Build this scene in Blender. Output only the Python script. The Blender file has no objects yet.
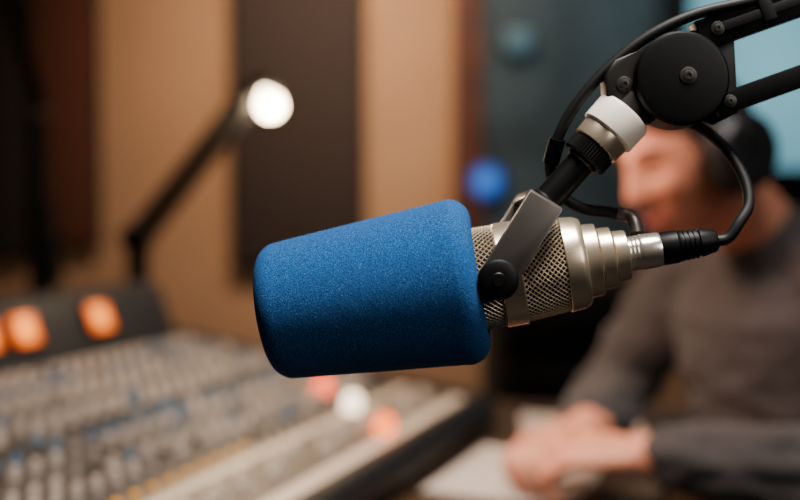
import bpy, bmesh, math, random
from mathutils import Vector, Matrix, noise
random.seed(4)
scene = bpy.context.scene
COL = scene.collection
R = math.radians
V = Vector

# ------------------------------------------------------------------ camera
CAM = V((0, 0, 1.15)); PITCH = R(2.58); FPX = 50 / 36 * 800
FW = V((0, math.cos(PITCH), -math.sin(PITCH))); UP = V((0, math.sin(PITCH), math.cos(PITCH))); RT = V((1, 0, 0))
cd = bpy.data.cameras.new('camera'); cam = bpy.data.objects.new('camera', cd); COL.objects.link(cam)
cam.location = CAM; cam.rotation_euler = (R(90) - PITCH, 0, 0)
cd.lens = 50; cd.sensor_width = 36; cd.clip_start = 0.01
cd.dof.use_dof = True; cd.dof.focus_distance = 0.674; cd.dof.aperture_fstop = 2.35
scene.camera = cam

def P(px, py, d):
    return CAM + d * (FW + RT * ((px - 400) / FPX) + UP * ((250 - py) / FPX))
def ray_plane(px, py, o, n):
    d = P(px, py, 1) - CAM
    return CAM + d * ((o - CAM).dot(n) / d.dot(n))
def proj(p):
    q = p - CAM; d = q.dot(FW)
    return 400 + FPX * q.dot(RT) / d, 250 - FPX * q.dot(UP) / d, d
D0 = 0.70; K = D0 / FPX
def W(px, py, t=0):
    return P(px, py, D0) - FW * (t * K)

# ------------------------------------------------------------------ materials
def hexc(h):
    h = h.lstrip('#'); o = []
    for i in (0, 2, 4):
        c = int(h[i:i+2], 16) / 255
        o.append(c / 12.92 if c <= .04045 else ((c + .055) / 1.055) ** 2.4)
    return (*o, 1)
def mat(name, col, rough=.5, metal=0, scale=40, var=.12, bump=0, emit=None, es=0, sheen=0, sss=0, bdist=.001, coat=0, spec=None):
    m = bpy.data.materials.new(name); m.use_nodes = True
    nt = m.node_tree; n = nt.nodes; l = nt.links
    b = n['Principled BSDF']
    c = hexc(col) if isinstance(col, str) else col
    tc = n.new('ShaderNodeTexCoord'); nz = n.new('ShaderNodeTexNoise'); nz.inputs['Scale'].default_value = scale; nz.inputs['Detail'].default_value = 4
    l.new(tc.outputs['Object'], nz.inputs['Vector'])
    rp = n.new('ShaderNodeValToRGB'); rp.color_ramp.elements[0].position = .3; rp.color_ramp.elements[1].position = .7
    rp.color_ramp.elements[0].color = (*[x * (1 - var) for x in c[:3]], 1)
    rp.color_ramp.elements[1].color = (*[min(1, x * (1 + var)) for x in c[:3]], 1)
    l.new(nz.outputs['Fac'], rp.inputs['Fac']); l.new(rp.outputs['Color'], b.inputs['Base Color'])
    b.inputs['Roughness'].default_value = rough; b.inputs['Metallic'].default_value = metal
    if spec is not None: b.inputs['Specular IOR Level'].default_value = spec
    if bump:
        bp = n.new('ShaderNodeBump'); bp.inputs['Strength'].default_value = bump; bp.inputs['Distance'].default_value = bdist
        l.new(nz.outputs['Fac'], bp.inputs['Height']); l.new(bp.outputs['Normal'], b.inputs['Normal'])
    if emit:
        b.inputs['Emission Color'].default_value = hexc(emit) if isinstance(emit, str) else (*emit, 1); b.inputs['Emission Strength'].default_value = es
    if sheen: b.inputs['Sheen Weight'].default_value = sheen
    if coat: b.inputs['Coat Weight'].default_value = coat
    if sss:
        b.inputs['Subsurface Weight'].default_value = sss; b.inputs['Subsurface Radius'].default_value = (.012, .005, .003)
        b.inputs['Subsurface Scale'].default_value = 1
    return m

M = {}
def foam_mat():
    m = bpy.data.materials.new('blue_foam'); m.use_nodes = True
    nt = m.node_tree; n = nt.nodes; l = nt.links; b = n['Principled BSDF']
    tc = n.new('ShaderNodeTexCoord')
    nz = n.new('ShaderNodeTexNoise'); nz.inputs['Scale'].default_value = 1250; nz.inputs['Detail'].default_value = 3; nz.inputs['Roughness'].default_value = .62
    l.new(tc.outputs['Object'], nz.inputs['Vector'])
    rp = n.new('ShaderNodeValToRGB'); e = rp.color_ramp.elements
    e[0].position = .34; e[0].color = hexc('#10345f')
    e[1].position = .76; e[1].color = hexc('#6994c4')
    x = e.new(.50); x.color = hexc('#1f4f89'); x = e.new(.62); x.color = hexc('#2b5f98')
    l.new(nz.outputs['Fac'], rp.inputs['Fac']); l.new(rp.outputs['Color'], b.inputs['Base Color'])
    bp = n.new('ShaderNodeBump'); bp.inputs['Strength'].default_value = .7; bp.inputs['Distance'].default_value = .0009
    l.new(nz.outputs['Fac'], bp.inputs['Height']); l.new(bp.outputs['Normal'], b.inputs['Normal'])
    b.inputs['Roughness'].default_value = .95; b.inputs['Specular IOR Level'].default_value = .1
    return m
def glow_mat(name, inner, outer, si, so, rad):
    """back-lit lens: hot centre, dimmer rim (object coordinates, centred on the lens)"""
    m = bpy.data.materials.new(name); m.use_nodes = True
    nt = m.node_tree; n = nt.nodes; l = nt.links; b = n['Principled BSDF']
    tc = n.new('ShaderNodeTexCoord'); ln = n.new('ShaderNodeVectorMath'); ln.operation = 'LENGTH'
    l.new(tc.outputs['Object'], ln.inputs[0])
    mr = n.new('ShaderNodeMapRange'); mr.inputs['From Max'].default_value = rad; l.new(ln.outputs['Value'], mr.inputs['Value'])
    rp = n.new('ShaderNodeValToRGB'); rp.color_ramp.elements[0].color = (*inner, 1); rp.color_ramp.elements[1].color = (*outer, 1)
    l.new(mr.outputs['Result'], rp.inputs['Fac']); l.new(rp.outputs['Color'], b.inputs['Emission Color'])
    m2 = n.new('ShaderNodeMapRange'); m2.inputs['To Min'].default_value = si; m2.inputs['To Max'].default_value = so
    l.new(mr.outputs['Result'], m2.inputs['Value']); l.new(m2.outputs['Result'], b.inputs['Emission Strength'])
    b.inputs['Base Color'].default_value = (.02, .008, .002, 1); b.inputs['Roughness'].default_value = .4
    return m
M['foam'] = foam_mat()
M['silver'] = mat('champagne_metal', '#dac8ae', .27, .82, 60, .05)
M['steel'] = mat('bright_steel', '#eadfd0', .22, .85, 80, .04)
M['bracket'] = mat('grey_bracket_metal', '#645e5a', .36, .75, 90, .08)
M['darkmetal'] = mat('dark_joint_metal', '#343230', .42, .6, 90, .1)
M['screw'] = mat('dark_screw_metal', '#3a3735', .4, .5, 90, .1)
M['mesh'] = mat('grille_wire', '#ead6b6', .36, .6, 200, .08)
M['inner'] = mat('grille_inside', '#0c0906', .8, 0, 100, .1)
M['black'] = mat('black_plastic', '#060607', .45, 0, 120, .2, .08, bdist=.0004, spec=.2)
M['cup'] = mat('headphone_plastic', '#17171a', .4, 0, 120, .2, .05)
M['blackmetal'] = mat('black_anodised', '#09090a', .40, .1, 160, .2, .05, bdist=.0003, spec=.3)
M['rubber'] = mat('black_rubber', '#09090a', .55, 0, 100, .2, spec=.35)
M['white'] = mat('white_plastic', '#efe4d6', .4, 0, 60, .03)
M['wall'] = mat('tan_wall', '#b28a6a', .85, 0, 3, .08)
M['wallside'] = mat('brown_wall', '#4f3b2e', .85, 0, 3, .05)
M['floor'] = mat('dark_carpet', '#2c2420', .95, 0, 60, .2, .3)
M['ceil'] = mat('ceiling_paint', '#5d5248', .9, 0, 3, .04)
M['panel_dark'] = mat('charcoal_fabric', '#382d2b', .95, 0, 150, .2, .3)
M['panel_brown'] = mat('red_brown_fabric', '#572f21', .95, 0, 150, .2, .3)
M['panel_black'] = mat('black_fabric', '#221b19', .95, 0, 150, .2, .3)
M['wood'] = mat('red_brown_wood', '#4d281c', .5, 0, 12, .25)
M['teal'] = mat('dark_blue_grey_glass', '#35454e', .40, 0, 2.4, .6)
M['cyan'] = glow_mat('cyan_screen', (.27, .66, .78), (.09, .34, .45), .95, .7, .75)
M['blue_lens'] = glow_mat('blue_lens', (.03, .24, .85), (.008, .08, .42), 2.0, .4, .058)
M['teal_lens'] = glow_mat('teal_lens', (.14, .34, .40), (.05, .13, .16), .8, .45, .06)
M['desk'] = mat('desk_wood', '#43301f', .5, 0, 14, .2)
M['con_body'] = mat('console_case', '#1a1715', .5, 0, 30, .15)
M['con_panel'] = mat('console_panel', '#3d3631', .5, .1, 30, .1)
M['con_mid'] = mat('console_fader_panel', '#6a5e52', .5, .1, 30, .08)
M['con_light'] = mat('console_light_strip', '#cdbba9', .5, 0, 30, .05)
M['con_slot'] = mat('fader_slot_dark', '#181512', .7, 0, 30, .1)
M['bridge'] = mat('meter_bridge_slate', '#1c1c20', .5, 0, 30, .12)
M['orange'] = glow_mat('orange_meter_glow', (1, .33, .03), (1, .115, .004), 4.5, 1.1, .033)
M['led_red'] = mat('red_led', '#2a0800', .4, 0, 20, .1, emit=(1, .095, .012), es=4)
M['led_white'] = mat('white_led', '#fff2e0', .4, 0, 20, .05, emit=(1, .76, .54), es=4)
M['led_orange'] = mat('orange_led', '#2a0c00', .4, 0, 20, .1, emit=(1, .15, .012), es=4)
M['k_white'] = mat('knob_cream', '#bcaea1', .45, 0, 50, .05)
M['k_grey'] = mat('knob_grey', '#7f7770', .45, 0, 50, .05)
M['k_fader'] = mat('fader_cream', '#d4c6b7', .45, 0, 50, .05)
M['k_blue'] = mat('knob_blue', '#4a6c86', .45, 0, 50, .05)
M['k_dark'] = mat('knob_dark', '#2b2622', .45, 0, 50, .1)
M['k_yellow'] = mat('knob_yellow', '#e0a23a', .45, 0, 50, .05, emit=(1, .40, .04), es=.3)
M['bulb'] = mat('lit_bulb', '#fff6e8', .3, 0, 20, .01, emit='#ffe4be', es=32)
M['paper'] = mat('paper', '#bdb2aa', .8, 0, 20, .03)
M['skin'] = mat('skin', '#cb876b', .5, 0, 40, .06, sss=.2)
M['lip'] = mat('lips', '#a85c4d', .45, 0, 60, .08)
M['brow'] = mat('eyebrow_hair', '#6b4535', .8, 0, 200, .2)
M['hair'] = mat('dark_brown_hair', '#1f130c', .6, 0, 120, .35, .5, bdist=.003)
M['sweater'] = mat('charcoal_knit', '#343132', .95, 0, 160, .15, .5, sheen=.08)
M['trouser'] = mat('dark_denim', '#20242e', .9, 0, 200, .15, .3)
M['shoe'] = mat('dark_leather', '#1c1614', .5, 0, 50, .1)
M['chairfab'] = mat('chair_fabric', '#1b1b1d', .9, 0, 120, .2, .3)

# ------------------------------------------------------------------ geometry helpers
def frame(a):
    a = a.normalized(); h = V((0, 0, 1)) if abs(a.z) < .9 else V((1, 0, 0))
    u = a.cross(h).normalized(); return a, u, a.cross(u).normalized()
def lathe(bm, o, a, prof, seg=48, star=0, sc=1):
    a, u, v = frame(a); rings = []
    for s, r in prof:
        c = o + a * s * sc
        if r < 1e-7: rings.append([bm.verts.new(c)]); continue
        ring = []
        for i in range(seg):
            rr = r * sc * (1 + (star if i % 2 else 0)); t = 2 * math.pi * i / seg
            ring.append(bm.verts.new(c + u * rr * math.cos(t) + v * rr * math.sin(t)))
        rings.append(ring)
    for A, B in zip(rings, rings[1:]):
        if len(A) == 1 and len(B) == 1: continue
        for i in range(seg):
            j = (i + 1) % seg
            if len(A) == 1: bm.faces.new((A[0], B[j], B[i]))
            elif len(B) == 1: bm.faces.new((A[i], A[j], B[0]))
            else: bm.faces.new((A[i], A[j], B[j], B[i]))
    if len(rings[0]) > 1: bm.faces.new(list(reversed(rings[0])))
    if len(rings[-1]) > 1: bm.faces.new(rings[-1])
def cat(pts, n=10):
    out = []; q = [pts[0] * 2 - pts[1]] + list(pts) + [pts[-1] * 2 - pts[-2]]
    for i in range(1, len(q) - 2):
        for k in range(n):
            t = k / n; p0, p1, p2, p3 = q[i-1:i+3]
            out.append(.5 * (2*p1 + (p2-p0)*t + (2*p0-5*p1+4*p2-p3)*t*t + (3*p1-p0-3*p2+p3)*t**3))
    out.append(pts[-1].copy()); return out
def tube(bm, pts, rad, seg=16, flat=1.0, side=None):
    if not hasattr(rad, '__len__'): rad = [rad] * len(pts)
    rings = []; u = None
    for i, p in enumerate(pts):
        t = (pts[min(i+1, len(pts)-1)] - pts[max(i-1, 0)]).normalized()
        if u is None: _, u, _ = frame(t) if side is None else (0, side, 0)
        u = (u - t * u.dot(t)).normalized(); v = t.cross(u)
        rings.append([bm.verts.new(p + u * rad[i] * math.cos(2*math.pi*k/seg) + v * rad[i] * flat * math.sin(2*math.pi*k/seg)) for k in range(seg)])
    for A, B in zip(rings, rings[1:]):
        for i in range(seg):
            j = (i+1) % seg; bm.faces.new((A[i], A[j], B[j], B[i]))
    bm.faces.new(list(reversed(rings[0]))); bm.faces.new(rings[-1])
def ball(bm, c, r, sc=(1, 1, 1), rot=None, seg=20):
    m = Matrix.Translation(c) @ (rot.to_4x4() if rot else Matrix.Identity(4)) @ Matrix.Diagonal((*[r*s for s in sc], 1))
    bmesh.ops.create_uvsphere(bm, u_segments=seg, v_segments=seg*2//3, radius=1, matrix=m)
def limb(bm, pts, rads, seg=20, n=6):
    """tapered limb with round ends"""
    q = cat(pts, n); rr = []
    for i in range(len(q)):
        f = i / n; k = min(int(f), len(rads) - 2); t = f - k; rr.append(rads[k]*(1-t) + rads[k+1]*t)
    tube(bm, q, rr, seg); ball(bm, q[0], rr[0]*.99); ball(bm, q[-1], rr[-1]*.99)
def box(bm, c, ax, hs, bev=0, seg=2):
    vs = []
    for i in (-1, 1):
        for j in (-1, 1):
            for k in (-1, 1):
                vs.append(bm.verts.new(c + ax[0]*i*hs[0] + ax[1]*j*hs[1] + ax[2]*k*hs[2]))
    idx = [(0,1,3,2),(4,6,7,5),(0,4,5,1),(2,3,7,6),(0,2,6,4),(1,5,7,3)]
    fs = [bm.faces.new([vs[q] for q in f]) for f in idx]
    if bev:
        es = list({e for f in fs for e in f.edges})
        bmesh.ops.bevel(bm, geom=es, offset=bev, segments=seg, affect='EDGES', profile=.5)
    return fs
AX = (V((1,0,0)), V((0,1,0)), V((0,0,1)))
def abox(bm, x0, x1, y0, y1, z0, z1, bev=0):
    return box(bm, V(((x0+x1)/2, (y0+y1)/2, (z0+z1)/2)), AX, ((x1-x0)/2, (y1-y0)/2, (z1-z0)/2), bev)
def prism(bm, pts, ext, bev=0):
    A = [bm.verts.new(p) for p in pts]; B = [bm.verts.new(p + ext) for p in pts]; n = len(pts)
    fs = [bm.faces.new(list(reversed(A))), bm.faces.new(B)]
    for i in range(n):
        j = (i+1) % n; fs.append(bm.faces.new((A[i], A[j], B[j], B[i])))
    if bev:
        es = list({e for f in fs[:2] for e in f.edges})
        bmesh.ops.bevel(bm, geom=es, offset=bev, segments=2, affect='EDGES', profile=.5)
def NB(): return bmesh.new()
def root(name, loc, label, cat_, group=None):
    o = bpy.data.objects.new(name, None); COL.objects.link(o); o.location = loc; o.empty_display_size = .05
    o['label'] = label; o['category'] = cat_
    if group: o['group'] = group
    return o
def fin(name, bm, m, parent=None, ang=35, smooth=True, label=None, cat_=None, group=None, kind=None, recalc=True):
    if recalc: bmesh.ops.recalc_face_normals(bm, faces=bm.faces)
    xs = [v.co for v in bm.verts]
    c = V([(min(p[i] for p in xs) + max(p[i] for p in xs)) / 2 for i in range(3)])
    bmesh.ops.translate(bm, verts=bm.verts, vec=-c)
    me = bpy.data.meshes.new(name); bm.to_mesh(me); bm.free()
    for mm in (m if isinstance(m, (list, tuple)) else [m]): me.materials.append(mm)
    if smooth:
        for p in me.polygons: p.use_smooth = True
        if ang < 170: me.set_sharp_from_angle(angle=R(ang))
    o = bpy.data.objects.new(name, me); COL.objects.link(o)
    off = V((0,0,0)); q = parent
    while q is not None: off += q.location; q = q.parent
    o.parent = parent; o.location = c - off
    if label: o['label'] = label
    if cat_: o['category'] = cat_
    if group: o['group'] = group
    if kind: o['kind'] = kind
    return o
def fuse(name, bm, m, parent, voxel, smooth_it, disp=None, **kw):
    bmesh.ops.recalc_face_normals(bm, faces=bm.faces)
    me = bpy.data.meshes.new('tmp'); bm.to_mesh(me); bm.free()
    o = bpy.data.objects.new('tmp', me); COL.objects.link(o)
    r = o.modifiers.new('r', 'REMESH'); r.mode = 'VOXEL'; r.voxel_size = voxel
    s = o.modifiers.new('s', 'SMOOTH'); s.factor = .5; s.iterations = smooth_it
    dg = bpy.context.evaluated_depsgraph_get(); dg.update()
    me2 = bpy.data.meshes.new_from_object(o.evaluated_get(dg))
    bpy.data.objects.remove(o)
    b2 = NB(); b2.from_mesh(me2)
    if disp:
        b2.normal_update()
        mv = [(v, v.normal * disp(v.co)) for v in b2.verts]
        for v, d in mv: v.co += d
    return fin(name, b2, m, parent, ang=180, recalc=False, **kw)

# ------------------------------------------------------------------ room
def struct(name, bm, m): return fin(name, bm, m, kind='structure', smooth=False)
WY = 3.8
b = NB(); abox(b, -2.4, 2.6, -1.6, WY+.1, -.1, 0); struct('floor', b, M['floor'])
b = NB(); abox(b, -2.4, 2.6, -1.6, WY+.1, 2.7, 2.8); struct('ceiling', b, M['ceil'])
b = NB(); abox(b, -2.4, 2.6, WY, WY+.1, 0, 2.7); struct('wall_back', b, M['wall'])
b = NB(); abox(b, -2.5, -2.4, -1.6, WY+.1, 0, 2.7); struct('wall_left', b, M['wallside'])
b = NB(); abox(b, 2.6, 2.7, -1.6, WY+.1, 0, 2.7); struct('wall_right', b, M['wallside'])
b = NB(); abox(b, -2.4, 2.6, -1.7, -1.6, 0, 2.7); struct('wall_front', b, M['wallside'])
def wx(px, d=WY): return (px - 400) / FPX * d
def wz(py, d=WY): return P(400, py, d).z
# internal studio window: blue-grey pane with wood frame
wl, wr, wb, wt = wx(452), 2.3, wz(268), 2.35
b = NB(); abox(b, wl+.05, wr-.05, WY-.03, WY-.005, wb+.04, wt-.04); wp = struct('window_1', b, M['teal'])
b = NB()
abox(b, wl, wl+.10, WY-.07, WY, wb, wt, .006); abox(b, wr-.10, wr, WY-.07, WY, wb, wt, .006)
abox(b, wl+.1, wr-.1, WY-.07, WY, wb, wb+.07, .006); abox(b, wl+.1, wr-.1, WY-.07, WY, wt-.07, wt, .006)
struct('trim_1', b, M['wood'])
b = NB(); abox(b, -2.4, 2.6, WY-.015, WY, 0, .1, .003); struct('baseboard_back', b, M['wood'])

# acoustic panels
def panel(px0, px1, py1, m, label):
    x0, x1 = wx(px0), wx(px1); z0 = wz(py1); z1 = 2.5
    r = root('acoustic_panel', ((x0+x1)/2, WY, z0), label, 'acoustic panel')
    b = NB(); abox(b, x0+.012, x1-.012, WY-.06, WY-.001, z0+.012, z1-.012, .012); fin('fabric_face', b, m, r)
    b = NB()
    abox(b, x0, x0+.014, WY-.05, WY-.001, z0, z1); abox(b, x1-.014, x1, WY-.05, WY-.001, z0, z1)
    abox(b, x0+.014, x1-.014, WY-.05, WY-.001, z0, z0+.014); abox(b, x0+.014, x1-.014, WY-.05, WY-.001, z1-.014, z1)
    fin('panel_frame', b, M['panel_black'], r)
panel(234, 366, 268, M['panel_dark'], 'charcoal fabric acoustic panel on tan wall, between desk lamp bulb and blue foam')
panel(36, 103, 246, M['panel_brown'], 'red-brown acoustic panel on the wall, left of the desk lamp arm')
panel(-110, 32, 258, M['panel_black'], 'near-black acoustic panel at the left edge of the photo')

# cyan screen behind the person
def screen():
    d = 3.62; x0, x1 = wx(688, d), wx(850, d); z0, z1 = wz(168, d), wz(-40, d)
    r = root('wall_screen', ((x0+x1)/2, WY-.03, z0), 'bright pale cyan screen on back wall, behind the person and boom arm', 'screen')
    b = NB(); abox(b, x0-.02, x1+.02, d, d+.06, z0-.02, z1+.02, .008); fin('bezel', b, M['black'], r)
    b = NB(); abox(b, x0, x1, d-.004, d-.0005, z0, z1, .001); fin('display', b, M['cyan'], r)
    b = NB(); abox(b, (x0+x1)/2-.1, (x0+x1)/2+.1, d+.06, WY-.03, (z0+z1)/2-.1, (z0+z1)/2+.1); fin('wall_mount', b, M['blackmetal'], r)
screen()
def round_lamp(px, py, rpx, lens, label):
    d = WY-.10; c = V((wx(px, d), WY-.03, wz(py, d))); rr = rpx/FPX*d
    r = root('wall_light', c, label, 'light')
    b = NB(); lathe(b, c, V((0,-1,0)), [(0,rr*1.1),(.03,rr*1.1),(.036,rr*1.06),(.036,rr*.98)], 40); fin('housing', b, M['black'], r)
    b = NB(); lathe(b, c, V((0,-1,0)), [(.0365,rr*.96),(.045,rr*.85),(.05,rr*.5),(.052,0)], 40); fin('lens', b, lens, r)
round_lamp(487, 181, 19, M['blue_lens'], 'glowing round blue light behind the microphone, above the foam')
round_lamp(518, 40, 16, M['teal_lens'], 'dim pale teal round light high behind the boom cable')

# equipment rack
def rack():
    x0, x1, y0, y1, zt = .235, .575, 2.75, 3.25, .935
    r = root('equipment_rack', ((x0+x1)/2, (y0+y1)/2, 0), 'dark equipment cabinet standing behind the desk, between foam and person', 'cabinet')
    b = NB(); abox(b, x0, x1, y0+.02, y1, .03, zt, .008); fin('cabinet_body', b, M['panel_black'], r)
    b = NB(); abox(b, x0+.02, x1-.02, y0+.03, y1-.03, 0, .032); fin('plinth', b, M['black'], r)
    for i in range(5):
        z0 = .08 + i*.168
        b = NB(); abox(b, x0+.025, x1-.025, y0+.004, y0+.022, z0, z0+.155, .004); f = fin('rack_unit', b, M['blackmetal'], r)
        b = NB(); lathe(b, V((x1-.08, y0+.006, z0+.08)), V((0,-1,0)), [(0,.014),(.014,.013),(.016,.01),(.016,0)], 20); fin('dial', b, M['black'], f)
rack()

# ------------------------------------------------------------------ desk and mixing console
TH = R(20)
F0 = V((.12, 1.94, .80)); LD = V((-math.sin(TH), -math.cos(TH), 0)); BD = V((-math.cos(TH), math.sin(TH), 0)); ZU = V((0,0,1))
DEP = .58; RISE = .088
BS = (BD*DEP + ZU*RISE).normalized(); NN = (ZU - BS*BS.z).normalized()
def G(l, bb, z): return V((F0.x, F0.y, 0)) + LD*l + BD*bb + ZU*z
def C(l, bb, h=0): return F0 + LD*l + BS*bb + NN*h
ZD = .75
def desk():
    r = root('desk', G(.6, .3, 0), 'dark brown wooden studio desk under the mixing console', 'desk')
    b = NB(); box(b, G(.6, .37, ZD-.018), (LD, BD, ZU), (.88, .74, .018), .004); fin('desktop', b, M['desk'], r)
    for l in (-.2, 1.4):
        for q in (-.28, 1.02):
            b = NB(); box(b, G(l, q, (ZD-.036)/2), (LD, BD, ZU), (.03, .03, (ZD-.036)/2), .004); fin('leg', b, M['desk'], r)
desk()
LEN = 1.45
def console():
    r = root('mixing_console', G(LEN/2, .3, ZD), 'large audio mixing console covered in knobs and faders', 'mixing console')
    b = NB()
    prism(b, [G(0, 0, ZD+.002), G(0, .74, ZD+.002), G(0, .74, .80+RISE+.02), G(0, DEP, .80+RISE-.004), G(0, 0, .796)], LD*LEN, .003)
    fin('case', b, M['con_body'], r)
    # panel with printed strips and slots
    b = NB()
    def quad(l0, l1, b0, b1, h, mi):
        f = b.faces.new([b.verts.new(C(*q, h)) for q in ((l0,b0),(l1,b0),(l1,b1),(l0,b1))]); f.material_index = mi
    box(b, C(LEN/2, .29, -.002), (LD, BS, NN), (LEN/2-.002, .288, .003), .001)
    quad(.004, LEN-.004, .036, .150, .0013, 3)
    quad(.004, LEN-.004, .004, .028, .0016, 1); quad(.004, LEN-.004, .108, .122, .0016, 1)
    PIT = .036; N = int((LEN-.02)/PIT)
    for i in range(N):
        l = .02 + i*PIT
        quad(l+.0120, l+.0140, .036, .102, .0017, 2)
        quad(l-.0050, l-.0038, .045, .57, .0017, 2)
    fin('control_panel', b, [M['con_panel'], M['con_light'], M['con_slot'], M['con_mid']], r, smooth=False, recalc=False)
    # armrest
    b = NB(); tube(b, [G(0,-.022,.782), G(LEN,-.022,.782)], .03, 20, .9); fin('armrest', b, M['rubber'], r)
    for l in (-.012, LEN+.012):
        b = NB(); prism(b, [G(l-.012, -.04, ZD+.001), G(l-.012, .75, ZD+.001), G(l-.012, .75, .83+RISE), G(l-.012, DEP, .81+RISE), G(l-.012, -.02, .808), G(l-.012,-.04,.795)], LD*.023, .003)
        fin('end_cheek', b, M['con_body'], r)
    # meter bridge
    zb = .80+RISE
    b = NB(); prism(b, [G(0, .585, zb), G(0, .625, zb+.098), G(0, .66, zb+.106), G(0, .75, zb+.08), G(0, .75, zb)], LD*LEN, .004)
    mb = fin('meter_bridge', b, M['bridge'], r)
    fo = G(0, .585, zb); fu = (G(0, .625, zb+.098)-fo).normalized(); fnorm = LD.cross(fu)
    if fnorm.dot(BD) > 0: fnorm = -fnorm
    def face_at(l, u, h=0): return fo + LD*l + fu*u + fnorm*h
    ls = []
    for px, py in ((97, 318), (22, 331), (-18, 338)):
        p = ray_plane(px, py, fo, fnorm); ls.append(((p-fo).dot(LD), (p-fo).dot(fu)))
    uu = (ls[0][1]+ls[1][1])/2
    pos = [q[0] for q in ls]; sp = pos[2]-pos[1]
    while pos[-1]+sp < LEN-.05: pos.append(pos[-1]+sp)
    for li in pos:
        b = NB(); box(b, face_at(li, uu, .002), (LD, fu, fnorm), (.037, .030, .004), .002); me_ = fin('meter', b, M['black'], mb)
        b = NB(); box(b, face_at(li, uu, .0065), (LD, fu, fnorm), (.031, .025, .0012), .0006); fin('meter_glow', b, M['orange'], mb)
    def rotm(): return Matrix((LD, BS, NN)).transposed()
    def tiny(mm, kind):
        b = NB()
        if kind == 'knob':
            lathe(b, V((0,0,0)), V((0,0,1)), [(0,.0070),(.003,.0070),(.004,.0062),(.011,.0055),(.0122,.0046),(.0122,0)], 14)
            for f in box(b, V((0,.0032,.0124)), AX, (.0008,.0020,.0005)): f.material_index = 1
        elif kind == 'fader':
            prism(b, [V((-.0055,-.010,0)),V((-.0055,.010,0)),V((-.0055,.008,.010)),V((-.0055,.0015,.007)),V((-.0055,-.0015,.007)),V((-.0055,-.008,.010))], V((.011,0,0)), .0007)
            for f in box(b, V((0,0,.0073)), AX, (.0053,.0007,.0005)): f.material_index = 1
        else:
            box(b, V((0,0,.003)), AX, (.0048,.0040,.003), .001)
        bmesh.ops.recalc_face_normals(b, faces=b.faces)
        me = bpy.data.meshes.new(kind); b.to_mesh(me); b.free()
        me.materials.append(mm); me.materials.append(M['con_slot'] if mm is not M['k_dark'] else M['k_white'])
        return me
    km = {k: tiny(M[k], 'knob') for k in ('k_white','k_grey','k_blue','k_dark')}
    fm = tiny(M['k_fader'], 'fader'); bmn = {k: tiny(M[k], 'button') for k in ('k_white','k_yellow','k_dark')}
    RM = rotm().to_4x4()
    def place(me, name, p):
        o = bpy.data.objects.new(name, me); COL.objects.link(o); o.parent = r
        o.matrix_local = Matrix.Translation(p - r.location) @ RM
        return o
    spots = []
    rows = [.164+.0275*j for j in range(15)]
    kinds = ['k_grey','k_white','k_white','k_grey','k_white','k_blue','k_dark','k_white','k_white','k_grey','k_white','k_white','k_blue','k_white','k_white']
    for i in range(N):
        for j, q in enumerate(rows):
            l = .02 + (i+.5)*PIT - .0044
            p = C(l, q, .001); x, y, d = proj(p)
            k = kinds[j]
            if random.random() < .25: k = random.choice(('k_dark','k_blue','k_grey','k_white'))
            vis = -20 < x < 820 and -20 < y < 520
            spots.append((0 if vis else 1, d, p, k))
    spots.sort(key=lambda s: (s[0], s[1]))
    for s in spots[:100]: place(km[s[3]], 'knob', s[2])
    b = NB(); keys = list(km)
    for s in spots[100:]:
        if s[0]: continue
        n0 = len(b.verts); f0 = len(b.faces)
        b.from_mesh(km[s[3]]); b.verts.ensure_lookup_table(); b.faces.ensure_lookup_table()
        bmesh.ops.transform(b, matrix=Matrix.Translation(s[2]) @ RM, verts=b.verts[n0:])
        for f in b.faces[f0:]: f.material_index = keys.index(s[3])
    fin('far_knobs', b, [M[k] for k in keys], r, kind='stuff', label='farther rows of small rotary knobs')
    for i in range(N):
        l = .02 + i*PIT + .0130
        x, y, d = proj(C(l, .12))
        if y > 540: break
        place(fm, 'fader', C(l, .052+.034*random.random(), .001))
        if y < 530: place(bmn['k_yellow'] if y > 452 else bmn['k_dark'], 'button', C(l, .140, .001))
    for px, py, m_ in ((323,389,'led_red'), (352,405,'led_white'), (384,427,'led_orange')):
        p = ray_plane(px, py, C(0,0,.010), NN)
        b = NB(); lathe(b, p-NN*.009, NN, [(0,.015),(.014,.015),(.022,.014),(.028,.008),(.030,0)], 24)
        fin('indicator_light', b, M[m_], r, label={'led_red':'glowing red light','led_white':'glowing white light','led_orange':'glowing orange light'}[m_])
console()

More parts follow.
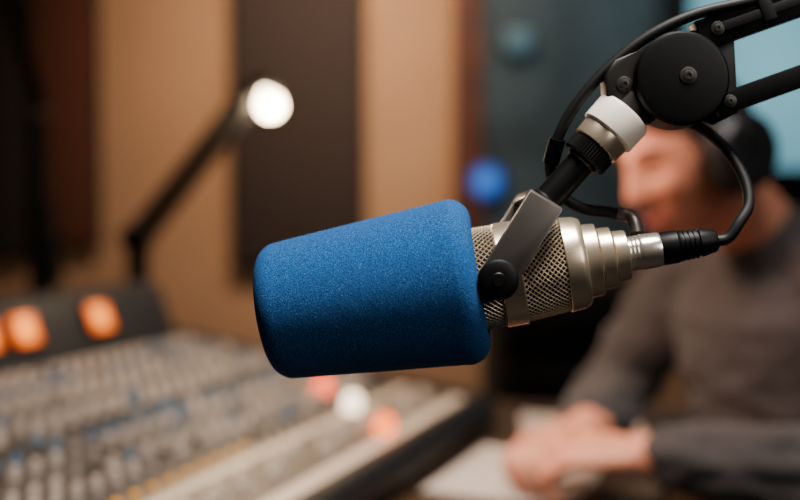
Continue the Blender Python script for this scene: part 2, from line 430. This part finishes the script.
# ------------------------------------------------------------------ desk lamp
def lamp():
    d = 2.34
    bx = P(138, 280, d); base = V((bx.x, bx.y, ZD))
    r = root('desk_lamp', base, 'black jointed desk lamp with a glowing bare bulb behind the console', 'lamp')
    b = NB(); lathe(b, base, ZU, [(0,.075),(.012,.075),(.02,.06),(.024,.018),(.024,0)], 40); fin('base', b, M['blackmetal'], r)
    e = P(138, 238, d)
    b = NB(); tube(b, [base+ZU*.02, V((e.x, e.y, e.z))], .024, 16); fin('post', b, M['blackmetal'], r)
    b = NB(); lathe(b, e+V((0,.03,0)), V((0,-1,0)), [(0,.032),(.06,.032),(.063,.028),(.063,0)], 24); fin('elbow_joint', b, M['blackmetal'], r)
    h = P(245, 102, d)
    dd = (h-e).normalized(); nn = V((-dd.z, 0, dd.x))
    for off in (-1, 1):
        q = nn*.0155*off
        b = NB(); tube(b, [e+q, h+q], .0145, 12); fin('arm', b, M['blackmetal'], r)
    bc = P(270, 105, d)
    ax = V((.30,-.80,-.40)).normalized()
    b = NB(); o = bc - ax*.06
    lathe(b, o, ax, [(-.06,0),(-.06,.022),(-.035,.028),(0,.031),(.022,.033),(.030,.033),(.030,.031),(.022,.030),(0,.026),(-.005,0)], 32); fin('lamp_shade', b, M['rubber'], r)
    b = NB(); ball(b, bc, .0255); lathe(b, bc-ax*.06, ax, [(0,.012),(.03,.014),(.036,.0)], 20); fin('bulb', b, M['bulb'], r)
    b = NB(); ball(b, h, .028); tube(b, [h, o-ax*.03], .020, 14); fin('head_joint', b, M['rubber'], r)
    lt = bpy.data.lights.new('lamp_glow', 'POINT'); lt.energy = 8; lt.color = (1,.74,.46); lt.shadow_soft_size = .03
    lo = bpy.data.objects.new('lamp_glow', lt); COL.objects.link(lo); lo.location = bc + ax*.06
lamp()

# dark microphone stand at the left
def stand():
    d = 2.75; p = P(42, 290, d); base = V((p.x, p.y, 0))
    r = root('microphone_stand', base, 'dark upright stand with pale clutch at far left, behind the console', 'stand')
    b = NB(); lathe(b, base, ZU, [(0,.13),(.012,.13),(.02,.11),(.026,.03),(.03,0)], 40); fin('base', b, M['blackmetal'], r)
    zt = P(42, 200, d).z
    b = NB(); tube(b, [base+ZU*.02, V((base.x, base.y, zt))], .032, 20); fin('lower_tube', b, M['blackmetal'], r)
    zc = P(42, 105, d).z
    b = NB(); tube(b, [V((base.x, base.y, zt-.03)), V((base.x, base.y, zc))], .019, 20); fin('upper_tube', b, M['blackmetal'], r)
    b = NB(); lathe(b, V((base.x, base.y, zc-.03)), ZU, [(0,.020),(.006,.023),(.054,.023),(.06,.018),(.06,0)], 24); fin('clutch', b, M['silver'], r, label='pale metal clutch')
    b = NB(); tube(b, [P(48, 112, d)+V((0,-.03,0)), P(20, 20, d)+V((0,-.03,0)), P(5,-40,d)+V((0,-.03,0))], .018, 16); fin('boom', b, M['blackmetal'], r)
    b = NB(); tube(b, [P(60, 285, d), P(55, 235, d), P(44, 190, d)+V((0,-.02,0))], .011, 12); fin('cable', b, M['rubber'], r)
stand()

# ------------------------------------------------------------------ microphone
YAW = R(5)
A = (RT*.9865 + UP*.164).normalized()*math.cos(YAW) - FW*math.sin(YAW); A.normalize()
PIV = W(496, 276, 0)
S0 = PIV - A*(238*K)
mic = root('microphone', PIV, 'studio microphone wearing a large bright blue foam windscreen', 'microphone')
def sq(s): return s if s < 238 else 238 + (s-238)*.95
def L(bm, prof, seg=64, star=0): lathe(bm, S0, A, [(sq(s), r) for s, r in prof], seg, star, K)
b = NB()
prof = [(2,0),(1.5,25)] + [(23-21*math.cos(R(t)), 48.5+21*math.sin(R(t))) for t in range(0,91,10)]
for i in range(1, 20): prof.append((23+i*9*198/200, 69.8 + 13.6*i/20))
prof += [(200+22*math.sin(R(t)), 61.7+22*math.cos(R(t))) for t in range(0,91,10)]
prof += [(221,55),(214,52),(200,51)]
L(b, prof, 128); fin('foam_windscreen', b, M['foam'], mic, ang=60)
def grille(s0, s1, r0, r1, n=66, rows=12, th=1.6):
    bm = NB(); a, u, v = frame(A); grid = []
    for j in range(rows+1):
        f = j/rows; s = sq(s0+(s1-s0)*f); rr = (r0+(r1-r0)*f)*K; row = []
        for i in range(n):
            t = 2*math.pi*(i + .5*(j % 2))/n
            row.append(bm.verts.new(S0 + a*s*K + u*rr*math.cos(t) + v*rr*math.sin(t)))
        grid.append(row)
    for j in range(rows-1):
        for i in range(n):
            if j % 2 == 0: q = (grid[j][(i+1)%n], grid[j+1][(i+1)%n], grid[j+2][(i+1)%n], grid[j+1][i])
            else: q = (grid[j][i], grid[j+1][(i+1)%n], grid[j+2][i], grid[j+1][i])
            bm.faces.new(q)
    bmesh.ops.recalc_face_normals(bm, faces=bm.faces)
    bmesh.ops.wireframe(bm, faces=bm.faces[:], thickness=th*K, use_replace=True, use_boundary=True, use_even_offset=False)
    return bm
g = fin('grille', grille(212, 245, 50.5, 50.5, 54, 11, 1.55), M['mesh'], mic, label='wire grille collar beside the foam')
b = NB(); L(b, [(205,47),(244,47)]); fin('grille_lining', b, M['inner'], g)
g = fin('grille', grille(264, 312, 49.5, 45.5, 52, 17, 1.55), M['mesh'], mic, label='wide wire grille band')
b = NB(); L(b, [(262,46),(314,42)]); fin('grille_lining', b, M['inner'], g)
b = NB(); L(b, [(241,49),(242,51.5),(243,52.5),(264,52),(265,51),(266,46),(241,46)]); fin('body_ring', b, M['silver'], mic)
b = NB(); L(b, [(309,41),(310,46.8),(311,47.5),(325,46),(331,43.5),(332,42),(332.5,34)]); fin('body_ring', b, M['silver'], mic)
b = NB()
L(b, [(330,28),(330.5,36),(331.5,37),(345.5,36),(346.5,35),(347,28.5),(347.5,30),(348.5,31),(360.5,30.2),(361.5,29.2),(362,22.5),(362.5,24.5),(363.5,25.5),(375.5,24.7),(376.5,23.7),(377,16)])
fin('stepped_neck', b, M['silver'], mic)
b = NB(); L(b, [(372,16),(376,17.8)] + sum([[(378+i*4,17.8),(379.2+i*4,17.2),(380.6+i*4,17.2),(381.8+i*4,17.8)] for i in range(3)], []) + [(392,17.8),(408,17.2),(411,16),(411,0)]); fin('barrel', b, M['steel'], mic)

# microphone cable with plug
XE = S0 + A*sq(470)*K
c2 = root('microphone_cable', XE, 'short black cable looping from the microphone plug up behind the round joint', 'cable')
b = NB(); L(b, [(409,0),(409,15.5),(412,16.5),(428,16.5),(429,15)] + sum([[(430+i*5,15.6-i*.35),(433+i*5,15.6-i*.35),(433.5+i*5,13.8-i*.35),(434.6+i*5,13.8-i*.35)] for i in range(4)], []) + [(451,14.5),(466,11.5),(469,9),(469,0)], 32); fin('plug', b, M['black'], c2)
b = NB()
pts = [XE - A*6*K, XE + A*9*K, W(733,223,20), W(744,206,14), W(745,184,4), W(737,160,-8), W(724,139,-20), W(707,124,-28), W(688,116,-30)]
tube(b, cat(pts, 8), 5.6*K, 14); fin('cord', b, M['rubber'], c2)

# ------------------------------------------------------------------ boom arm
arm_end = W(1062, -70, 0)
arm = root('boom_stand', V((arm_end.x, arm_end.y, 0)), 'black jointed boom arm with round joint and white ring, holding the microphone', 'boom arm')
TW = -FW
def px_dir(x, y): return (RT*x - UP*y).normalized()
dy = px_dir(43,-70); dn = px_dir(70, 43)
pv = W(492,278,0)
YK = W(537,211,0)
ln = (YK-pv).dot(dy)
for sgn, nm in ((1,'near'),(-1,'far')):
    t0 = 54 if sgn > 0 else -62
    b = NB(); pts = []
    hw = 18*K
    for i in range(9):
        an = math.pi + math.pi*i/8
        pts.append(pv + dn*hw*math.cos(an) + dy*hw*math.sin(an))
    pts += [pv + dy*(ln+8*K) + dn*hw, pv + dy*(ln+8*K) - dn*hw]
    prism(b, [p + TW*t0*K for p in pts], TW*8*K, 1.2*K)
    y = fin('yoke_plate', b, M['bracket'], arm)
b = NB(); box(b, pv + dy*(ln+5*K), (dn, dy, TW), (18*K, 5*K, 56*K), 1.5*K); fin('yoke_bridge', b, M['bracket'], arm)
for sg in (1, -1):
    b = NB(); lathe(b, pv + TW*62*K*sg, TW*sg, [(0,16),(3,18.5),(9,19.5),(11,19),(13,16),(13,7),(14,6),(14,0)], 48, 0, K); fin('pivot_knob', b, M['black'], arm)
b = NB(); lathe(b, pv + TW*50*K, TW, [(0,8),(5,8),(5,0)], 24, 0, K); lathe(b, pv - TW*50*K, -TW, [(0,8),(5,8),(5,0)], 24, 0, K); fin('pivot_pin', b, M['steel'], arm)
R0 = W(540,208,0); rd = px_dir(.667,-.744)
def LR(name, prof, m, seg=56, star=0, **kw):
    b = NB(); lathe(b, R0, rd, prof, seg, star, K); return fin(name, b, m, arm, **kw)
LR('swivel_stub', [(-2,17),(10,17),(13,14),(13,0)], M['blackmetal'])
LR('rod', [(8,0),(8,14.5),(60,14.5),(62,17),(66,17),(66,0)], M['blackmetal'])
LR('knurled_ring', [(64,0),(64,20),(66,23),(80,23),(82,20),(82,0)], M['black'], 96, .045, ang=20)
LR('collar', [(81,0),(81,22),(83,25),(99,26),(100,25.5),(100,0)], M['silver'])
LR('white_ring', [(99,0),(99,27),(101,29),(124,29.5),(128,27.5),(129,24),(129,0)], M['white'], label='glossy white plastic ring')
LR('hinge_neck', [(127,0),(127,21),(144,21),(146,0)], M['darkmetal'])
b = NB(); prism(b, [W(x,y,-17) for x,y in ((604,104),(603,76),(612,62),(634,54),(664,48),(668,110),(646,126),(630,118))], TW*34*K, 2.5*K); hb = fin('hinge_block', b, M['darkmetal'], arm)
def screw(px, py, t, r, par):
    b = NB(); lathe(b, W(px,py,t), TW, [(-1,r+1.5),(.6,r+1.5),(1.2,r),(1.2,r*.8),(1.8,r*.75),(2.2,r*.55),(2.2,r*.35),(1.2,r*.32),(1.2,0)], 24, 0, K); fin('screw', b, M['screw'], par)
screw(621,87,17,6.5,hb)
b = NB(); lathe(b, W(676,82,-24), TW, [(0,0),(0,44),(3,46.5),(48,46.5),(51,44),(52,40),(52,0)], 72, 0, K); jd = fin('joint_disc', b, M['black'], arm)
screw(681,80,28.5,7,jd)
bd = px_dir(.942,-.335); bn = px_dir(.335,.942)
def bar(p0, ln, hw, th, name):
    b = NB(); c = p0 + bd*ln*K/2
    box(b, c, (bd, bn, TW), (ln*K/2, hw*K, th*K), 1.5*K)
    return fin(name, b, M['blackmetal'], arm)
ub = bar(W(696,38,0), 372, 15, 13, 'upper_bar'); lb_ = bar(W(712,108,0), 372, 11, 13, 'lower_bar')
b = NB(); box(b, W(696,38,14)+bd*190*K, (bd,bn,TW), (165*K, 5*K, 1.5*K), .8*K); fin('groove_strip', b, M['rubber'], ub)
screw(714,31,14,5.5,ub); screw(726,103,14,5,lb_)
b = NB(); prism(b, [W(x,y,-14) for x,y in ((680,36),(720,15),(736,40),(740,112),(716,124),(690,116))], TW*10*K, 2*K); fin('joint_bracket', b, M['blackmetal'], arm)
b = NB(); lathe(b, arm_end + TW*24*K, -TW, [(0,0),(0,58),(3,61),(45,61),(48,58),(48,0)], 48, 0, K); fin('elbow_disc', b, M['black'], arm)
ab = V((arm_end.x, arm_end.y, 0))
b = NB(); tube(b, [ab+ZU*.02, arm_end], .013, 20); fin('pole', b, M['blackmetal'], arm)
b = NB(); lathe(b, ab, ZU, [(0,.15),(.015,.15),(.024,.13),(.03,.03),(.05,.018),(.05,0)], 48); fin('floor_base', b, M['blackmetal'], arm)
b = NB(); box(b, W(759,3,0), (bd,bn,TW), (7*K, 22*K, 17*K), 2*K); fin('cable_clip', b, M['rubber'], arm)

c1 = root('boom_cable', W(745,3,20), 'long black cable arching along the boom arm and down behind the rod', 'cable')
b = NB()
pts = [W(1040,-92,4), W(940,-62,6), W(850,-32,8), W(790,-10,10), W(745,4,12), W(692,17,12), W(645,39,8), W(604,72,2), W(574,108,-4), W(557,142,-10), W(553,168,-20), W(564,192,-28), W(587,207,-30), W(612,211,-26), W(628,215,-20)]
tube(b, cat(pts, 8), 5.8*K, 14); fin('cord', b, M['rubber'], c1)
b = NB(); tube(b, cat([W(622,213,-22), W(632,215,-19), W(637,222,-12), W(638,234,-6)], 6), 7*K, 16); fin('elbow_plug', b, M['bracket'], c1, label='grey angled plug')
b = NB(); tube(b, [W(559,138,-9), W(553,162,-17)], 8.5*K, 16); fin('cable_sleeve', b, M['black'], c1)

# ------------------------------------------------------------------ person
NK = V((.545, 1.64, 1.085))
fb = V((-.88, -.47, 0)).normalized()
lb = V((-fb.y, fb.x, 0)).normalized()        # the person's left
def stack(bm, rings, seg=28):
    rs = []
    for c, a_, e_ in rings:
        rs.append([bm.verts.new(c + lb*a_*math.cos(2*math.pi*k/seg) + fb*e_*math.sin(2*math.pi*k/seg)) for k in range(seg)])
    for A_, B_ in zip(rs, rs[1:]):
        for i in range(seg):
            j = (i+1) % seg; bm.faces.new((A_[i], A_[j], B_[j], B_[i]))
    bm.faces.new(list(reversed(rs[0]))); bm.faces.new(rs[-1])
PEL = V((NK.x, NK.y, .57)) - fb*.17
def spine(f):  # 0 pelvis, 1 neck base
    p = PEL.lerp(NK, f); return p - fb*.02*math.sin(math.pi*f)
def torso(bm, g=0, loose=0):
    stack(bm, [(spine(-.17), .10+g, .08+g), (spine(-.10), .165+g, .115+g), (spine(.05)+fb*loose, .17+g, .130+g+loose), (spine(.3)+fb*loose, .16+g, .120+g+loose), (spine(.55)+fb*loose, .17+g, .125+g+loose),
               (spine(.78)+fb*loose*.7, .185+g, .118+g+loose*.7), (spine(.90), .16+g, .098+g), (spine(.98), .095+g, .075+g), (spine(1.03), .06+g, .06+g)])
SL = NK + lb*.18 + V((0,0,-.05)); SR = NK - lb*.18 + V((0,0,-.06))
EL = V((.565, 1.33, .82)); ER = V((.335, 1.76, .835))
WL = V((.308, 1.40, .826)); WR = V((.262, 1.560, .828))
H0 = P(685, 151, 1.55)
hf = V((-.92, -.39, 0)).normalized(); hl = V((-hf.y, hf.x, 0))
pd = R(22)
hx = (hf*math.cos(pd) - ZU*math.sin(pd)).normalized()
hz = hx.cross(hl)
HM = Matrix((hx, hl, hz)).transposed().to_4x4(); HM.translation = H0
def g_(x, s): return math.exp(-(x/s)**2)
def headpt(dx, dyy, dz):
    x = dx*(.090 if dx > 0 else .104); y = dyy*.077; z = dz*.118
    t = max(0, -z/.118)
    y *= 1 - .30*t**1.5
    if dx < 0: x *= 1 - .4*t
    if dx > .05:
        fx = min(1, dx/.3)
        x += fx*.026*g_(z+.095, .032)*g_(y, .034)
        nz_ = 0
        if z < .015 and z > -.034: nz_ = .25 + .75*(.015-z)/.049
        elif z <= -.034: nz_ = max(0, 1 - (-.034-z)/.012)
        elif z < .03: nz_ = .25*(.03-z)/.015
        x += fx*.031*nz_*g_(y, .010 + .006*nz_)
        x -= fx*.012*g_(abs(y)-.031, .016)*g_(z-.002, .013)
        x += fx*.005*g_(abs(y)-.031, .009)*g_(z-.001, .007)
        x += fx*.004*g_(z-.026, .010)*g_(y, .05)
        x += fx*.007*g_(y, .022)*(g_(z+.059, .006) + g_(z+.073, .006))
        x -= fx*.004*g_(y, .03)*g_(z+.086, .006)
        x += fx*.005*g_(abs(y)-.045, .02)*g_(z+.03, .02)
    return V((x, y, z))
def headmesh(bm, nu=120, nv=90, fn=headpt):
    top = bm.verts.new(HM @ fn(0,0,1)); bot = bm.verts.new(HM @ fn(0,0,-1)); rows = []
    for j in range(1, nv):
        ph = math.pi/2 - math.pi*j/nv
        rows.append([bm.verts.new(HM @ fn(math.cos(ph)*math.cos(2*math.pi*i/nu), math.cos(ph)*math.sin(2*math.pi*i/nu), math.sin(ph))) for i in range(nu)])
    for i in range(nu):
        k = (i+1) % nu
        bm.faces.new((top, rows[0][i], rows[0][k])); bm.faces.new((bot, rows[-1][k], rows[-1][i]))
        for a_, c_ in zip(rows, rows[1:]): bm.faces.new((a_[i], c_[i], c_[k], a_[k]))
def hand(bm, wrist, d, up, thumb, curl=(18,42,40), spread=.10):
    x = d.normalized(); z = (up - x*up.dot(x)).normalized(); y = z.cross(x)*thumb
    def T(a_, b_, c_): return wrist + x*a_ + y*b_ + z*c_
    rs = []
    seg = 20
    for s, wy, tz, off in ((-.03,.026,.021,0),(0,.027,.019,0),(.025,.034,.018,0),(.06,.041,.016,-.001),(.09,.042,.013,-.003),(.10,.036,.009,-.004)):
        rs.append([bm.verts.new(T(s, wy*math.cos(2*math.pi*k/seg), off+tz*math.sin(2*math.pi*k/seg))) for k in range(seg)])
    for A_, B_ in zip(rs, rs[1:]):
        for i in range(seg):
            j = (i+1) % seg; bm.faces.new((A_[i], A_[j], B_[j], B_[i]))
    bm.faces.new(list(reversed(rs[0]))); bm.faces.new(rs[-1])
    for i, (yy, ln_) in enumerate(((.031,.074),(.0105,.083),(-.0105,.077),(-.031,.060))):
        p = T(.080, yy*.95, -.002); pts = [p]; an = 0
        for q, fr in enumerate((.52,.29,.24)):
            an += R(curl[q]*(1+.06*i))
            dd = (x*math.cos(an) - z*math.sin(an)) + y*spread*(1.5-i)*.6
            pts.append(pts[-1] + dd.normalized()*(ln_*fr + (.014 if q == 0 else 0)))
        limb(bm, pts, [.0098,.0092,.0082,.0070], 12, 4)
    pts = [T(.018,.024,-.006), T(.045,.050,-.012), T(.075,.062,-.018), T(.098,.060,-.024)]
    limb(bm, pts, [.014,.0125,.0105,.0085], 12, 4)
person = root('person', V((PEL.x, PEL.y, 0)), 'seated person in charcoal sweater and headphones looking down, hands together on desk', 'person')
b = NB()
headmesh(b)
for s in (-1,1):
    ball(b, HM @ V((-.012, s*.077, -.012)), .033, (.62,.28,1), HM.to_3x3())
limb(b, [spine(.92), NK + fb*.025 + ZU*.02, HM @ V((-.024,0,-.055))], [.062,.058,.056], 24)
torso(b, -.016)
limb(b, [SL, (SL+EL)/2, EL], [.046,.043,.037]); limb(b, [EL, EL.lerp(WL,.3), WL], [.037,.038,.027])
limb(b, [SR, (SR+ER)/2, ER], [.046,.043,.037]); limb(b, [ER, ER.lerp(WR,.3), WR], [.037,.038,.027])
hand(b, WL, V((-.92,.34,.02)), V((.1,-.35,1)), -1, (30,50,42))
hand(b, WR, V((-.80,-.58,-.02)), V((-.15,.15,1)), 1, (26,45,40))
HIPL = PEL + lb*.09 + V((0,0,-.01)); HIPR = PEL - lb*.09 + V((0,0,-.01))
legs = []
for hp, s in ((HIPL,1),(HIPR,-1)):
    kn_ = hp + fb*.41 + lb*.04*s + V((0,0,-.03)); an_ = V((kn_.x, kn_.y, .09)) + fb*.02
    legs.append((hp, kn_, an_))
    limb(b, [hp, hp.lerp(kn_,.5), kn_], [.075,.066,.052]); limb(b, [kn_, kn_.lerp(an_,.35), an_], [.052,.052,.036])
    limb(b, [an_, V((an_.x,an_.y,.05))+fb*.06, V((an_.x,an_.y,.035))+fb*.15], [.034,.036,.028])
body = fuse('body', b, [M['skin'], M['lip'], M['brow']], person, .0032, 4)
Hi = HM.inverted(); off = body.location + person.location
for p in body.data.polygons:
    q = Hi @ (p.center + off)
    if q.x > .05 and abs(q.y) < .06 and abs(q.z) < .12:
        if abs(q.y) < .024 and -.080 < q.z < -.053 and q.x > .075: p.material_index = 1
        elif .015 < abs(q.y) < .05 and abs(q.z - (.027 - abs(abs(q.y)-.03)*.15)) < .0045: p.material_index = 2
        elif .016 < abs(q.y) < .045 and abs(q.z + .004) < .0028: p.material_index = 2
# sweater
def folds(p):
    """soft cloth folds: stretched noise, stronger near elbows and waist"""
    n1 = noise.noise(V((p.x*16, p.y*16, p.z*34))); n2 = noise.noise(V((p.x*38+5, p.y*38, p.z*60)))
    k = .7 + 1.1*max(g_((p-EL).length, .11), g_((p-ER).length, .11)) + .7*g_(p.z-.74, .12)
    return k*(.0085*n1 + .0034*n2)
b = NB()
torso(b, .006, .026)
for S_, E_, W_ in ((SL,EL,WL),(SR,ER,WR)):
    limb(b, [S_, (S_+E_)/2 + V((0,0,-.008)), E_], [.068,.064,.057]); limb(b, [E_, E_.lerp(W_,.4), E_.lerp(W_,.80)], [.057,.053,.043])
    limb(b, [E_.lerp(W_,.78), E_.lerp(W_,.88)], [.039,.037])
    limb(b, [NK + V((0,0,-.02)), S_.lerp(NK,.45)+V((0,0,.012)), S_], [.064,.064,.066])
limb(b, [spine(.93), spine(1.0)+fb*.008], [.08,.072], 24)
fuse('sweater', b, M['sweater'], person, .006, 9, folds)
b = NB()
stack(b, [(spine(-.18), .11,.09),(spine(-.11), .172,.125),(spine(.04), .177,.138),(spine(.12), .170,.133)])
for hp, k_, a_ in legs:
    limb(b, [hp, hp.lerp(k_,.5), k_], [.084,.075,.062]); limb(b, [k_, k_.lerp(a_,.35), a_], [.062,.06,.05])
fuse('trousers', b, M['trouser'], person, .008, 5)
for hp, k_, a_ in legs:
    b = NB(); p0 = V((a_.x,a_.y,.045))
    limb(b, [p0-fb*.035, p0+fb*.06, p0+fb*.16-ZU*.008], [.044,.045,.034], 20)
    for v in b.verts: v.co.z = max(v.co.z, .002)
    fin('shoe', b, M['shoe'], person, ang=180)
# hair
def lerp_tab(x, tab):
    if x <= tab[0][0]: return tab[0][1]
    for (x0,y0),(x1,y1) in zip(tab, tab[1:]):
        if x <= x1: return y0+(y1-y0)*(x-x0)/(x1-x0)
    return tab[-1][1]
b = NB()
headmesh(b, 90, 70, lambda a_,c_,e_: V((a_*(.097 if a_ > 0 else .114)*(1-.3*max(0,-e_)), c_*.085*(1-.25*max(0,-e_)**1.5), e_*.129 + .004*math.sin(9*c_+4*a_))))
dl = []
for f in b.faces:
    q = Hi @ f.calc_center_median()
    if q.z < lerp_tab(q.x, [(-.10,-.075),(-.05,-.07),(-.02,-.03),(.01,-.012),(.03,.025),(.05,.052),(.1,.066)]) + random.uniform(-.005,.005): dl.append(f)
bmesh.ops.delete(b, geom=dl, context='FACES')
bmesh.ops.recalc_face_normals(b, faces=b.faces)
bmesh.ops.solidify(b, geom=b.faces[:], thickness=.013)
fin('hair', b, M['hair'], person, ang=180)

# headphones
hp = root('headphones', H0, 'black over-ear headphones worn on the head of the person', 'headphones')
b = NB(); pts = []
for i in range(25):
    t = math.pi*i/24; pts.append(HM @ V((-.012, .098*math.cos(t), .005 + .133*math.sin(t))))
tube(b, pts, .016, 14, .45, side=HM.to_3x3() @ V((1,0,0))); fin('headband', b, M['cup'], hp)
for s in (-1,1):
    ax = HM.to_3x3() @ V((0,s,0)); o = HM @ V((-.012, s*.078, -.010))
    b = NB(); lathe(b, o, ax, [(0,.030),(0,.048),(.006,.055),(.014,.055),(.018,.050),(.018,0)], 36); fin('ear_cushion', b, M['rubber'], hp)
    b = NB(); lathe(b, o, ax, [(.017,0),(.017,.052),(.034,.052),(.042,.043),(.044,.02),(.044,0)], 36); fin('ear_cup', b, M['cup'], hp)
    b = NB(); tube(b, cat([HM @ V((-.012, s*.098, .03)), HM @ V((-.012, s*.118, .022)), HM @ V((-.012, s*.124, -.005))], 6), .006, 12); fin('yoke', b, M['blackmetal'], hp)

# office chair
cb = V((PEL.x, PEL.y, 0)) + fb*.03
ch = root('office_chair', cb, 'dark swivel chair that the person in the sweater sits on', 'chair')
fax = (lb, fb, ZU)
b = NB(); box(b, cb+ZU*.428, fax, (.24,.23,.035), .025, 3); fin('seat', b, M['chairfab'], ch)
b = NB(); box(b, cb - fb*.27 + ZU*.72, fax, (.2,.025,.22), .022, 3); fin('backrest', b, M['chairfab'], ch)
b = NB(); tube(b, cat([cb - fb*.15 + ZU*.40, cb - fb*.28 + ZU*.41, cb - fb*.305 + ZU*.55, cb - fb*.30+ZU*.7], 6), .018, 14); fin('back_support', b, M['blackmetal'], ch)
b = NB(); lathe(b, cb, ZU, [(.08,0),(.08,.03),(.25,.03),(.25,.02),(.40,.02),(.40,0)], 24); fin('column', b, M['blackmetal'], ch)
for i in range(5):
    t = 2*math.pi*i/5+.3; dd = V((math.cos(t), math.sin(t), 0))
    b = NB(); tube(b, [cb+ZU*.10, cb+dd*.29+ZU*.07], [.022,.015], 12); lg = fin('base_spoke', b, M['blackmetal'], ch)
    b = NB(); ball(b, cb+dd*.29+ZU*.0285, .028); fin('caster', b, M['rubber'], lg)

# papers
def sheet(l, q, rot, dz, name, label):
    c = G(l, q, ZD+.001+dz); ux = (LD*math.cos(rot)+BD*math.sin(rot)); uy = ZU.cross(ux)
    b = NB(); n = 8; grid = [[b.verts.new(c + ux*.148*(2*i/n-1) + uy*.105*(2*j/n-1) + ZU*.0025*(abs(2*i/n-1)**4 + abs(2*j/n-1)**4)*.6) for j in range(n+1)] for i in range(n+1)]
    for i in range(n):
        for j in range(n): b.faces.new((grid[i][j], grid[i+1][j], grid[i+1][j+1], grid[i][j+1]))
    bmesh.ops.recalc_face_normals(b, faces=b.faces); bmesh.ops.solidify(b, geom=b.faces[:], thickness=.0006)
    fin(name, b, M['paper'], None, label=label, cat_='paper')
sheet(.30, -.172, .02, .001, 'paper_sheet', 'white paper sheet lying on desk beneath the hands')
sheet(-.02, -.20, -.25, .001, 'paper_sheet', 'pale paper sheet lying on desk beyond the hands, by the console corner')

# ------------------------------------------------------------------ lights
def area(name, loc, target, size, power, col, sy=None, spread=180):
    l = bpy.data.lights.new(name, 'AREA'); l.energy = power; l.color = col; l.size = size; l.spread = R(spread)
    if sy: l.shape = 'RECTANGLE'; l.size_y = sy
    o = bpy.data.objects.new(name, l); COL.objects.link(o); o.location = loc
    o.rotation_euler = (V(target)-V(loc)).to_track_quat('-Z', 'Y').to_euler()
area('key_light', (.26, .46, 2.55), (.03, .75, 1.05), .6, 15, (1, .94, .87), None, 80)
area('wall_wash', (-.15, 2.8, 2.62), (-.15, 3.8, 1.35), .6, 17.5, (1, .73, .50), .35, 100)
area('console_light', (-.55, 1.5, 2.6), (-.16, 1.68, .8), .5, 6, (1, .76, .56), None, 58)
area('face_fill', (-.55, 1.35, 1.72), (.36, 1.55, 1.13), .3, 2.4, (1, .62, .45), None, 46)  # added midair fill that evens out the face; no fixture hangs there
area('pane_cool_fill', (1.3, 2.7, 2.55), (.8, 3.8, 1.7), .5, 3.4, (.62, .88, 1), None, 90)  # unseen cool lamp added to brighten the blue-grey pane
area('front_fill', (1.3, -.6, 2.0), (.15, .7, 1.1), .9, 1.9, (1, .92, .85), None, 66)
w = bpy.data.worlds.new('world'); scene.world = w; w.use_nodes = True
w.node_tree.nodes['Background'].inputs[0].default_value = (.10, .075, .06, 1); w.node_tree.nodes['Background'].inputs[1].default_value = .3
